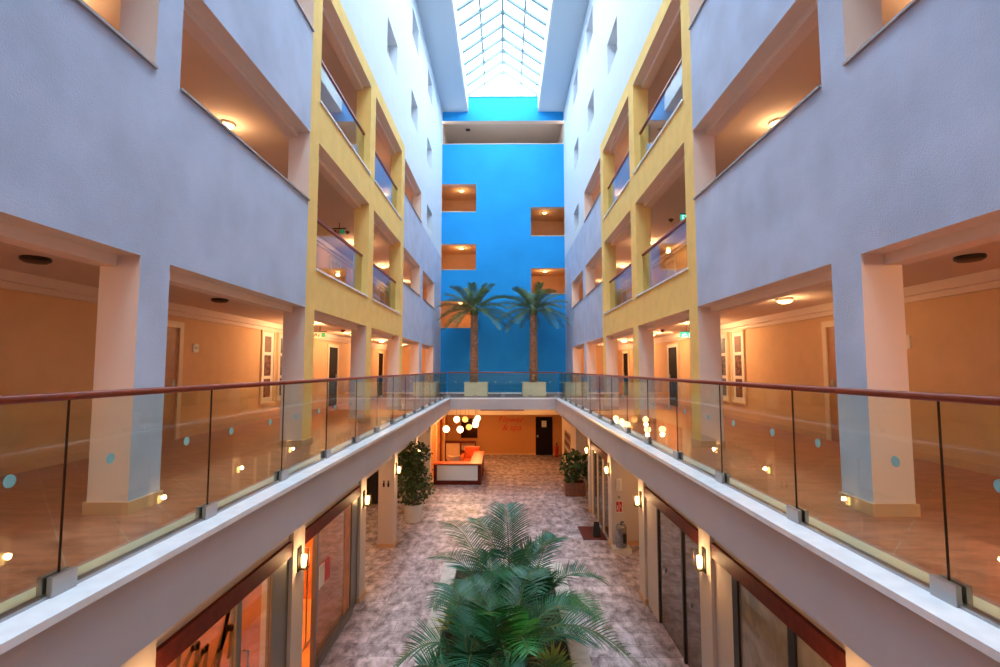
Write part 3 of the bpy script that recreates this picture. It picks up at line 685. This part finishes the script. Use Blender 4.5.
# ------------------------------------------------------------------ wall sconces
def sconce(loc, s, label, power=7):
    t = thing('wall_sconce', label, 'wall lamp', loc, 0 if s < 0 else math.pi, 'sconces on the ground-floor columns')
    k = MB(); k.box(0, .015, -.06, .06, -.16, .16); k.box(.015, .10, -.05, .05, -.13, -.11); k.build('bracket', 'dark_metal', t)
    MB().lathe([(.001, -.10), (.032, -.10), (.038, -.05), (.038, .03), (.032, .055), (.001, .055)], (.07, 0, 0), 16).build('glass_shade', 'bulb', t, smooth=True)
    k = MB()
    for yy in (-.055, .055): k.box(.015, .13, yy-.005, yy+.005, -.13, -.12); k.box(.122, .13, yy-.005, yy+.005, -.12, .1)
    k.box(.122, .13, -.055, .055, -.13, -.12); k.build('wire_guard', 'dark_metal', t)
    lamp('sconce_light', (.16, 0, .02), power, t, size=.05)
for s in (-1, 1):
    for i, y in enumerate((4.05, 7.13, 10.35, 13.4, 16.6)):
        sconce((s*2.808, y, 1.96), s, 'lit wall sconce on the %s %s ground-floor column from the front' % (ORD[i], SIDE[s]))
# ------------------------------------------------------------------ shops
def shop_room(s, y0, y1, P, wallm='peach', col=WARM):
    k = MB(); k.box(s*3.23, s*5.99, y0-.05, y0, 0, FG); struct('wall_%s_shop_divider' % SIDE[s], k, wallm)
    lamp('shop_light', (s*4.4, (y0+y1)/2, 2.5), P, color=col, size=.25)
k = MB(); k.box(-5.99, -2.95, 1.0, 10.3, .001, .012); struct('floor_left_shops', k, 'shopfloor')
k = MB(); k.box(2.95, 5.99, 1.0, 10.3, .001, .012); struct('floor_right_shops', k, 'beige')
for s in (-1, 1):
    for y in (1.0, 7.13, 10.35): shop_room(s, y, y+(6.1 if y < 2 else 3), (120 if s < 0 else 26) if y < 10 else 14, 'wood_or' if s < 0 else 'beige')
def lintel(t, y0, y1, s, m='wood_red'):
    MB().box(-.02, .10, y0, y1, 2.07, 2.27).build('lintel', m, t, bevel=.006)
def vbar(t, ya, yb, z0=0, z1=2.07, m='alu', nm='mullion'): MB().box(.02, .08, ya, yb, z0, z1).build(nm, m, t)
def shopfront(s, label, y0, y1):
    # local x points outward from the atrium; mirrored by rotating the right one is avoided: mesh written for each side
    return thing('shop_front', label, 'shop front', (s*2.84, 0, 0), 0, None)
def sx(s, mb):  # mirror x for the right side
    if s > 0: return mb
    mb.v = [(-x, y, z) for x, y, z in mb.v]; return mb
def sbox(s, x0, x1, y0, y1, z0, z1): return sx(s, MB().box(x0, x1, y0, y1, z0, z1))
def stroke(k, s, pts, wd, x=.045):
    for a, b in zip(pts, pts[1:]):
        d = Vector((0, b[0]-a[0], b[1]-a[1])); n_ = Vector((0, -d.z, d.y)).normalized()*wd/2; e = d.normalized()*wd*.25
        A, B = Vector((x, a[0], a[1]))-e, Vector((x, b[0], b[1]))+e; X = Vector((.006, 0, 0))
        k.hex([A-n_, A+n_, B+n_, B-n_, A-n_-X, A+n_-X, B+n_-X, B-n_-X])
# left bay 1: script-lettered glass shop
s = -1
t = shopfront(s, 'left near shop front with large script lettering on orange-lit glass', 4.25, 6.93)
sbox(s, -.02, .10, 4.255, 6.925, 2.07, 2.265).build('lintel', 'wood_red', t, bevel=.006)
sbox(s, .02, .09, 4.255, 4.33, 0, 2.069).build('jamb', 'alu', t); sbox(s, .02, .09, 5.62, 5.72, 0, 2.069).build('mullion', 'alu', t); sbox(s, .02, .09, 6.46, 6.925, 0, 2.069).build('jamb', 'alu', t)
gp = sbox(s, .045, .055, 4.331, 5.619, .02, 2.069).build('glass_pane', 'shopglass', t)
k = MB()
for st in [[(4.67, 2.04), (4.60, 1.7), (4.50, 1.35)], [(4.72, 1.83), (4.55, 1.55)], [(4.72, 1.85), (4.86, 1.98), (4.95, 1.96), (4.90, 1.72), (4.80, 1.45)], [(4.90, 1.72), (5.02, 1.86), (5.10, 1.86), (5.06, 1.62), (5.14, 1.50)], [(5.14, 1.50), (5.30, 1.72), (5.48, 2.03)], [(5.48, 2.03), (5.36, 1.72), (5.26, 1.42)], [(5.36, 1.72), (5.48, 1.86), (5.56, 1.82), (5.52, 1.55)]]: stroke(k, s, st, .075)
sx(s, k).build('script_lettering', 'taupe', gp)
d = sbox(s, .04, .055, 5.73, 6.45, .02, 2.05).build('glass_door', 'shopglass', t)
sx(s, MB().tube([(.035, 5.80, .9), (-.02, 5.80, .9), (-.02, 5.80, 1.45), (.035, 5.80, 1.45)], .014, 8)).build('door_handle', 'steel', d)
# left bay 2: frosted shop
t = shopfront(s, 'second left shop front with frosted glass and a red and white poster', 7.33, 10.15)
sbox(s, -.02, .10, 7.335, 10.145, 2.07, 2.265).build('lintel', 'wood_red', t, bevel=.006)
sbox(s, .02, .09, 7.335, 7.40, 0, 2.069).build('jamb', 'brown_door', t); sbox(s, .02, .09, 7.95, 8.03, 0, 2.069).build('mullion', 'alu', t); sbox(s, .02, .09, 9.75, 10.145, 0, 2.069).build('jamb', 'alu', t); sbox(s, -.03, .09, 8.031, 9.749, 0, .12).build('sill', 'alu', t)
gp = sbox(s, .045, .055, 8.031, 9.38, .12, 2.069).build('glass_pane', 'film_c', t); sbox(s, .04, .06, 9.38, 9.74, .12, 2.069).build('curtain_strip', 'wood_or', t)
k = sbox(s, .036, .044, 8.12, 8.36, 1.12, 1.46).build('poster', 'paper', gp); sbox(s, .030, .036, 8.36, 8.60, 1.14, 1.47).build('poster', 'red_sign', gp)
# clothes rail inside the doorway of the second shop
t = thing('coat_rack', 'thin metal rack with dark hanging garment inside the second left shop', 'coat rack', (-3.55, 8.6, 0))
k = MB(); k.tube([(-.3, 0, 0), (-.3, 0, 1.6), (.3, 0, 1.6), (.3, 0, 0)], .014, 8); k.beam((-.3, -.2, .02), (-.3, .2, .02), .03, .03); k.beam((.3, -.2, .02), (.3, .2, .02), .03, .03); k.build('rack_frame', 'steel', t)
k = MB(); k.hex([(-.16, -.05, .6), (.16, -.05, .6), (.16, .05, .6), (-.16, .05, .6), (-.2, -.04, 1.42), (.2, -.04, 1.42), (.2, .04, 1.42), (-.2, .04, 1.42)]); k.tube([(0, 0, 1.42), (0, 0, 1.6)], .006, 6); k.build('dark_garment', 'black', t, bevel=.015)
# furniture glimpsed behind script shop door
t = thing('office_chair', 'dark office chair behind the glass door of the script-lettered shop', 'chair', (-4.2, 7.0-.55, 0))
MB().box(-.23, .23, -.23, .23, .44, .52).build('seat', 'black', t, bevel=.02); MB().box(-.25, -.19, -.22, .22, .6, 1.1).build('backrest', 'black', t, bevel=.02)
k = MB(); k.tube([(0, 0, .06), (0, 0, .44)], .025, 8)
for i in range(5): k.beam((0, 0, .08), (.28*math.cos(i*1.256), .28*math.sin(i*1.256), .04), .04, .03)
k.beam((-.22, 0, .5), (-.22, 0, .7), .04, .03); k.build('base', 'dark_metal', t)
# right bay 1 and 2
s = 1
t = shopfront(s, 'right near shop front with pale marbled glass panels', 4.25, 6.93)
sbox(s, -.02, .10, 4.255, 6.925, 2.07, 2.265).build('lintel', 'wood_red', t, bevel=.006)
for a, b in ((4.255, 4.32), (5.08, 5.2), (6.28, 6.42)): sbox(s, .02, .09, a, b, 0, 2.069).build('mullion', 'dark_metal', t)
sbox(s, .02, .09, 6.421, 6.925, 0, 2.069).build('jamb', 'beige', t)
sbox(s, .045, .055, 4.321, 5.079, .02, 2.069).build('glass_pane', 'film_a', t); sbox(s, .045, .055, 5.201, 6.279, .02, 2.069).build('glass_pane', 'film_a', t)
t = shopfront(s, 'second right shop front with darker marbled glass doors', 7.33, 10.15)
sbox(s, -.02, .10, 7.335, 10.145, 2.07, 2.265).build('lintel', 'wood_red', t, bevel=.006)
for a, b in ((7.335, 7.38), (8.16, 8.22), (9.42, 9.48)): sbox(s, .02, .09, a, b, 0, 2.069).build('mullion', 'dark_metal', t)
sbox(s, .02, .09, 9.481, 10.145, 0, 2.069).build('jamb', 'beige', t)
sbox(s, .045, .055, 7.381, 8.159, .02, 2.069).build('glass_pane', 'film_b', t); gp = sbox(s, .045, .055, 8.221, 9.419, .02, 2.069).build('glass_pane', 'film_b', t)
for yy, zz in ((7.9, 1.0), (9.1, 1.05)):
    sbox(s, .025, .044, yy-.02, yy+.02, zz-.03, zz+.03).build('door_lock', 'steel', t)
# right bay 3 passage wall, right bay 4 glass doors
k = MB(); k.box(3.23, 5.99, 13.45, 13.55, 0, FG); struct('wall_right_passage', k, 'beige'); k = MB(); k.box(3.23, 5.99, 13.42, 13.449, 0.001, .12); struct('baseboard_right_passage', k, 'skirt')
t = shopfront(1, 'right glass entrance doors behind the fire point column', 13.6, 16.4)
sbox(1, -.02, .10, 13.605, 16.395, 2.07, 2.265).build('lintel', 'wood_red', t, bevel=.006)
for a, b in ((13.605, 13.72), (14.5, 14.62), (15.35, 15.47), (16.2, 16.395)): sbox(1, .02, .09, a, b, 0, 2.069).build('mullion', 'door_frame', t)
for a, b in ((13.721, 14.499), (14.621, 15.349), (15.471, 16.199)): sbox(1, .045, .055, a, b, .02, 2.069).build('glass_pane', 'film_c', t)
t = thing('doormat', 'red-brown doormat in front of the right glass entrance doors', 'doormat', (2.50, 14.4, 0))
MB().box(-.3, .3, -.55, .55, 0.001, .02).build('mat_pile', 'mat_red', t, bevel=.005); k = MB(); k.box(-.32, -.301, -.57, .57, 0.001, .015); k.box(.301, .32, -.57, .57, 0.001, .015); k.build('mat_border', 'black', t)
t = thing('poster_stand', 'slim dark A-frame stand on the doormat by the right doors', 'sign stand', (2.58, 14.1, .02))
MB().hex([(-.10, -.12, 0), (.10, -.12, 0), (.10, -.10, 0), (-.10, -.10, 0), (-.07, -.01, .38), (.07, -.01, .38), (.07, .005, .38), (-.07, .005, .38)]).build('front_board', 'black', t); MB().hex([(-.09, .14, 0), (.09, .14, 0), (.09, .16, 0), (-.09, .16, 0), (-.06, .006, .38), (.06, .006, .38), (.06, .02, .38), (-.06, .02, .38)]).build('rear_leg', 'steel', t)
# fire point on the third right column (face towards the camera)
fy = 13.178
t = thing('wall_telephone', 'small white rounded wall unit on the fire point column', 'telephone', (3.0, fy, 1.62)); MB().box(-.07, .07, -.05, 0, -.15, .15).build('unit_body', 'paper', t, bevel=.02); MB().box(-.03, .03, -.08, -.051, -.12, .12).build('handset', 'potwhite', t, bevel=.01)
t = thing('push_button', 'small dark call button on the fire point column above the red sign', 'button', (3.0, fy, 1.30)); MB().box(-.03, .03, -.02, 0, -.03, .03).build('plate', 'steel', t); MB().tube([(0, -.021, 0), (0, -.035, 0)], .015, 10).build('button', 'black', t)
t = thing('fire_sign', 'red and white fire equipment sign on the right column', 'sign', (3.0, fy, 1.06)); MB().box(-.09, .09, -.012, 0, -.15, .15).build('sign_board', 'paper', t)
k = MB(); k.box(-.075, -.006, -.016, -.0121, -.13, .13); k.box(.006, .075, -.016, -.0121, -.13, .13); k.build('red_panels', 'red', t)
k = MB(); k.tube([(-.04, -.018, -.08), (-.04, -.018, .03)], .010, 8); k.beam((.02, -.018, .06), (.06, -.018, -.06), .004, .010); k.build('white_symbols', 'paper', t)
t = thing('metal_canister', 'grey metallic cylinder standing on a white plinth by the right column', 'canister', (3.0, 12.98, 0)); 
MB().box(-.22, .22, -.16, .16, 0, .12).build('plinth', 'potwhite', t, bevel=.01); MB().lathe([(.001, .121), (.13, .121), (.135, .15), (.135, .60), (.11, .66), (.001, .68)], n=20).build('cylinder', 'silver', t, smooth=True); MB().tube([(0, 0, .67), (0, 0, .73), (.06, -.04, .74)], .018, 8).build('valve', 'black', t); MB().box(.02, .10, -.15, -.12, .25, .48).build('side_label', 'black', t)
# pictograms on the third left column
t = thing('toilet_sign', 'two small dark figure pictograms on the third left column', 'sign', (-3.02, 13.198, 1.62))
for dx in (-.06, .06):
    k = MB(); k.sphere((dx, -.004, .06), .022, sz=1); k.box(dx-.025, dx+.025, -.01, 0, -.08, .03); k.build('figure', 'black', t)
# dark cabinet in passage on the left
t = thing('black_cabinet', 'black cabinet with small display items in the left passage', 'cabinet', (-4.35, 17.6, 0))
MB().box(-.5, .5, -.3, .3, .03, 1.05).build('cabinet_body', 'black', t, bevel=.01); MB().box(-.53, .53, -.33, .33, 1.051, 1.09).build('cabinet_top', 'black', t)
t = thing('framed_print', 'orange and white print propped on the black cabinet in the left passage', 'picture', (-4.25, 17.65, 1.09)); MB().box(-.22, .22, -.015, .015, 0, .45).build('frame', 'paper', t); MB().box(-.18, .18, -.02, -.016, .05, .40).build('print', 'orange', t)
for i, x in enumerate((-4.75, -4.62)):
    t = thing('vase', '%s white vase on the black cabinet in the left passage' % ('left' if i == 0 else 'right'), 'vase', (x, 17.5, 1.09)); MB().lathe([(.001, 0), (.04, 0), (.055, .08), (.03, .2), (.035, .24), (.03, .24), (.001, .05)], n=14).build('vase_body', 'potwhite', t, smooth=True)
# ------------------------------------------------------------------ lobby
k = MB(); k.box(2.86, 3.0, 19.92, 24.6, 0, FG-.002); struct('wall_right_lobby', k, 'beige')
k = MB(); k.box(2.86, 3.0, 24.601, 24.7, 0, 2.3); struct('trim_right_lobby_jamb', k, 'dark_metal')
t = thing('wall_script', 'large dark red flowing script painted on the right lobby wall', 'wall lettering', (2.858, 22.5, 1.2))
k = MB()
for r_ in range(3):
    z = .42-.40*r_; y = -1.05+.1*r_; pts = []
    for i in range(15): pts.append((y+.15*i, z+(.17 if i % 2 else -.13)*(1 if (i*7+r_*3) % 4 else 1.5)))
    stroke(k, 1, pts, .07, x=-.002)
k.build('script_strokes', 'brown_letter', t)
dk = struct('door_40', MB().box(1.74, 2.64, 27.15, 27.199, 0, 2.02), 'dark_door'); MB().box(2.06, 2.32, 27.14, 27.149, 1.48, 1.82).build('notice', 'paper', dk); MB().box(1.80, 1.88, 27.12, 27.149, .95, 1.05).build('door_handle', 'steel', dk)
def text_obj(name, txt, size, loc, m, parent, rot=(R(90), 0, 0), ext=.012):
    cu = bpy.data.curves.new(name, 'FONT'); cu.body = txt; cu.size = size; cu.extrude = ext; cu.align_x = 'CENTER'; cu.shear = .2
    o = bpy.data.objects.new(name, cu); C.objects.link(o); me = bpy.data.meshes.new_from_object(o.evaluated_get(bpy.context.evaluated_depsgraph_get())); bpy.data.objects.remove(o); bpy.data.curves.remove(cu)
    ob = bpy.data.objects.new(name, me); C.objects.link(ob); me.materials.append(M[m]); ob.parent = parent; ob.location = loc; ob.rotation_euler = rot; return ob
t = thing('wall_lettering', 'red lettering in two lines on the lobby back wall', 'wall lettering', (.40, 27.185, 1.3))
text_obj('upper_line', 'Flower', .47, (0, 0, .43), 'red_sign', t); text_obj('lower_line', '& spa', .47, (.05, 0, 0), 'red_sign', t)
t = thing('fire_extinguisher', 'red fire extinguisher standing right of the dark lobby door', 'fire extinguisher', (2.78, 26.6, 0)); MB().lathe([(.001, 0), (.09, 0), (.095, .03), (.095, .52), (.05, .60), (.03, .62), (.001, .62)], n=16).build('cylinder', 'red', t, smooth=True); k = MB(); k.box(-.03, .03, -.02, .02, .62, .70); k.beam((0, 0, .70), (.12, 0, .74), .02, .02); k.build('valve', 'black', t); MB().tube([(.03, 0, .66), (.12, -.02, .55), (.11, -.02, .25)], .012, 8).build('hose', 'black', t)
# reception desk
t = thing('reception_desk', 'L-shaped reception desk with white front panel and orange-brown wood top', 'desk', (-1.83, 20.25, 0))
MB().box(-.95, .98, -.06, .45, .78, .84).build('counter_top', 'orange', t, bevel=.008); MB().box(-.93, -.84, -.03, .42, 0, .78).build('left_end', 'wood_red', t); MB().box(.86, .95, -.03, 3.0, 0, .78).build('return_panel', 'wood_red', t); MB().box(.50, .98, .451, 3.0, .78, .84).build('return_top', 'orange', t, bevel=.008)
MB().box(-.84, .86, .02, .05, .12, .78).build('backing', 'wood_red', t); MB().box(-.80, .82, -.02, .019, .17, .75).build('front_panel', 'desk_panel', t); MB().box(-.84, .86, -.01, .05, 0, .119).build('plinth', 'wood_red', t)
t = thing('office_chair', 'pale round-backed chair behind the reception desk', 'chair', (-2.05, 21.3, 0))
MB().lathe([(.001, .42), (.22, .42), (.25, .46), (.22, .50), (.001, .50)], n=18).build('seat', 'wood_or', t, smooth=True); k = MB()
for i in range(9):
    a0, a1 = R(20+15.5*i), R(20+15.5*(i+1)); k.hex([(.26*math.cos(a0), -.26*math.sin(a0), .6), (.26*math.cos(a1), -.26*math.sin(a1), .6), (.30*math.cos(a1), -.30*math.sin(a1), .6), (.30*math.cos(a0), -.30*math.sin(a0), .6), (.26*math.cos(a0), -.26*math.sin(a0), .98), (.26*math.cos(a1), -.26*math.sin(a1), .98), (.30*math.cos(a1), -.30*math.sin(a1), .98), (.30*math.cos(a0), -.30*math.sin(a0), .98)])
k.build('backrest', 'peach', t)
k = MB(); k.tube([(0, 0, .05), (0, 0, .42)], .03, 8); 
for i in range(4): k.beam((0, 0, .06), (.25*math.cos(i*1.57), .25*math.sin(i*1.57), .02), .04, .03)
k.tube([(0, -.2, .48), (0, -.28, .7)], .02, 6); k.build('base', 'steel', t)
t = thing('armchair', 'orange armchair beside the reception desk return', 'chair', (-1.45, 23.55, 0)); MB().box(-.35, .35, -.35, .35, .12, .45).build('seat', 'orange', t, bevel=.04); MB().box(-.35, .35, .25, .42, .45, .95).build('backrest', 'orange', t, bevel=.04); 
for q in (-.42, .42): MB().box(q-.07, q+.07, -.35, .38, .12, .65).build('armrest', 'orange', t, bevel=.03)
for q in (-.3, .3):
    for r_ in (-.3, .3): MB().tube([(q, r_, 0), (q, r_, .12)], .02, 8).build('leg', 'wood_red', t)
# back counter shelf unit behind the desk
t = thing('shelf_unit', 'low wooden shelf unit with cream panels behind the reception desk', 'cabinet', (-2.15, 25.6, 0))
k = MB(); k.box(-.78, -.72, -.2, .2, 0, .95); k.box(.72, .78, -.2, .2, 0, .95); k.box(-.72, .72, -.2, .2, .88, .95); k.box(-.72, .72, -.2, .2, 0, .06); k.box(-.03, .03, -.2, .2, .06, .88); k.box(.03, .72, -.18, .2, .45, .49); k.build('carcass', 'wood_red', t); MB().box(-.719, -.031, -.15, -.12, .061, .879).build('left_panel', 'peach', t); MB().box(.031, .719, .1, .13, .061, .879).build('right_panel', 'peach', t)
t = thing('wall_mirror', 'dark bronze rectangular mirror on the lobby back wall behind the desk', 'mirror', (-1.83, 27.195, 1.0)); MB().box(-.44, .44, -.03, 0, -.1, .95).build('mirror_glass', 'mirror_brown', t); k = MB(); k.box(-.49, -.441, -.05, 0, -.15, 1.0); k.box(.441, .49, -.05, 0, -.15, 1.0); k.box(-.441, .441, -.05, 0, .951, 1.0); k.box(-.441, .441, -.05, 0, -.15, -.101); k.build('frame', 'wood_or', t)
# wood slat screen at the left of the lobby
k = MB(); k.box(-6, -3.3, 22.6, 22.7, 0, FG-.002); struct('wall_left_lobby', k, 'beige')
k = MB(); k.box(-3.1, -2.98, 20.0, 27.19, 0, FG-.002); struct('wall_left_lobby_panelling', k, 'wood_or')
for i, y in enumerate((20.6, 22.3, 24.0, 25.4)):
    t = thing('wall_pilaster', 'narrow dark wood upright on the left lobby wall, %s from the desk' % ORD[i], 'panel', (-2.979, y, 0)); MB().box(0, .05, -.14, .14, 0, 2.5).build('board', 'wood_red' if i % 2 == 0 else 'peach', t); MB().box(0, .06, -.16, .16, 2.501, 2.6).build('cap', 'wood_red', t)
# pendant globes
for i, (x, y, z, on, lb) in enumerate([(-2.36, 21.0, 2.10, 1, 'lowest left lit pendant globe over the reception desk'), (-1.80, 21.2, 2.06, 1, 'lit pendant globe above the middle of the reception desk, lower row'), (-2.05, 22.3, 2.37, 1, 'upper left lit pendant globe tucked under the gallery edge'), (-1.73, 23.0, 2.30, 0, 'dim amber pendant globe in the upper row'), (-1.58, 23.3, 1.92, 0, 'dim amber pendant globe in the lower row behind the lit ones'), (-1.22, 22.3, 2.15, 1, 'rightmost low lit pendant globe of the cluster'), (-1.26, 23.5, 2.16, 1, 'lit pendant globe in the middle of the right stack'), (-1.24, 24.6, 2.20, 1, 'farthest lit pendant globe of the right stack')]):
    t = thing('pendant_globe', lb, 'pendant lamp', (x, y, z), 0, 'globe pendants over the reception desk')
    MB().sphere((0, 0, 0), .14).build('globe', 'globe' if on else 'globe_dim', t, smooth=True); top = FG+.049-z
    k = MB(); k.tube([(0, 0, .14), (0, 0, top)], .006, 6); k.lathe([(.001, top), (.05, top), (.05, top-.02), (.001, top-.02)], n=12); k.build('cord', 'dark_metal', t)
    if on: lamp('pendant_light', (0, 0, -.22), 22, t, color=(1, .5, .16), size=.1)
t = thing('ceiling_light', 'lit round ceiling light over the far side of the lobby', 'ceiling light', (1.4, 24.5, FG+.049))
MB().lathe([(.001, 0), (.15, 0), (.15, -.04), (.001, -.04)], n=20).build('rim', 'potwhite', t); MB().lathe([(.12, -.041), (.08, -.07), (.001, -.08)], n=20).build('diffuser', 'bulb', t, smooth=True); lamp('ceiling_lamp_light', (0, 0, -.25), 18, t, color=(1, .5, .16), size=.1)
for s in (-1, 1):
    for y in (12.0, 15.0, 18.0):
        t = thing('ceiling_light', 'round ceiling light over the %s ground-floor passage, %s from the front' % (SIDE[s], ORD[int((y-12)/3)]), 'ceiling light', (s*4.3, y, FG+.008))
        MB().lathe([(.001, 0), (.12, 0), (.12, -.03), (.001, -.03)], n=20).build('rim', 'potwhite', t); MB().lathe([(.1, -.031), (.07, -.05), (.001, -.055)], n=20).build('diffuser', 'bulb', t, smooth=True); lamp('ceiling_lamp_light', (0, 0, -.2), 14 if s < 0 else 6, t, size=.1)
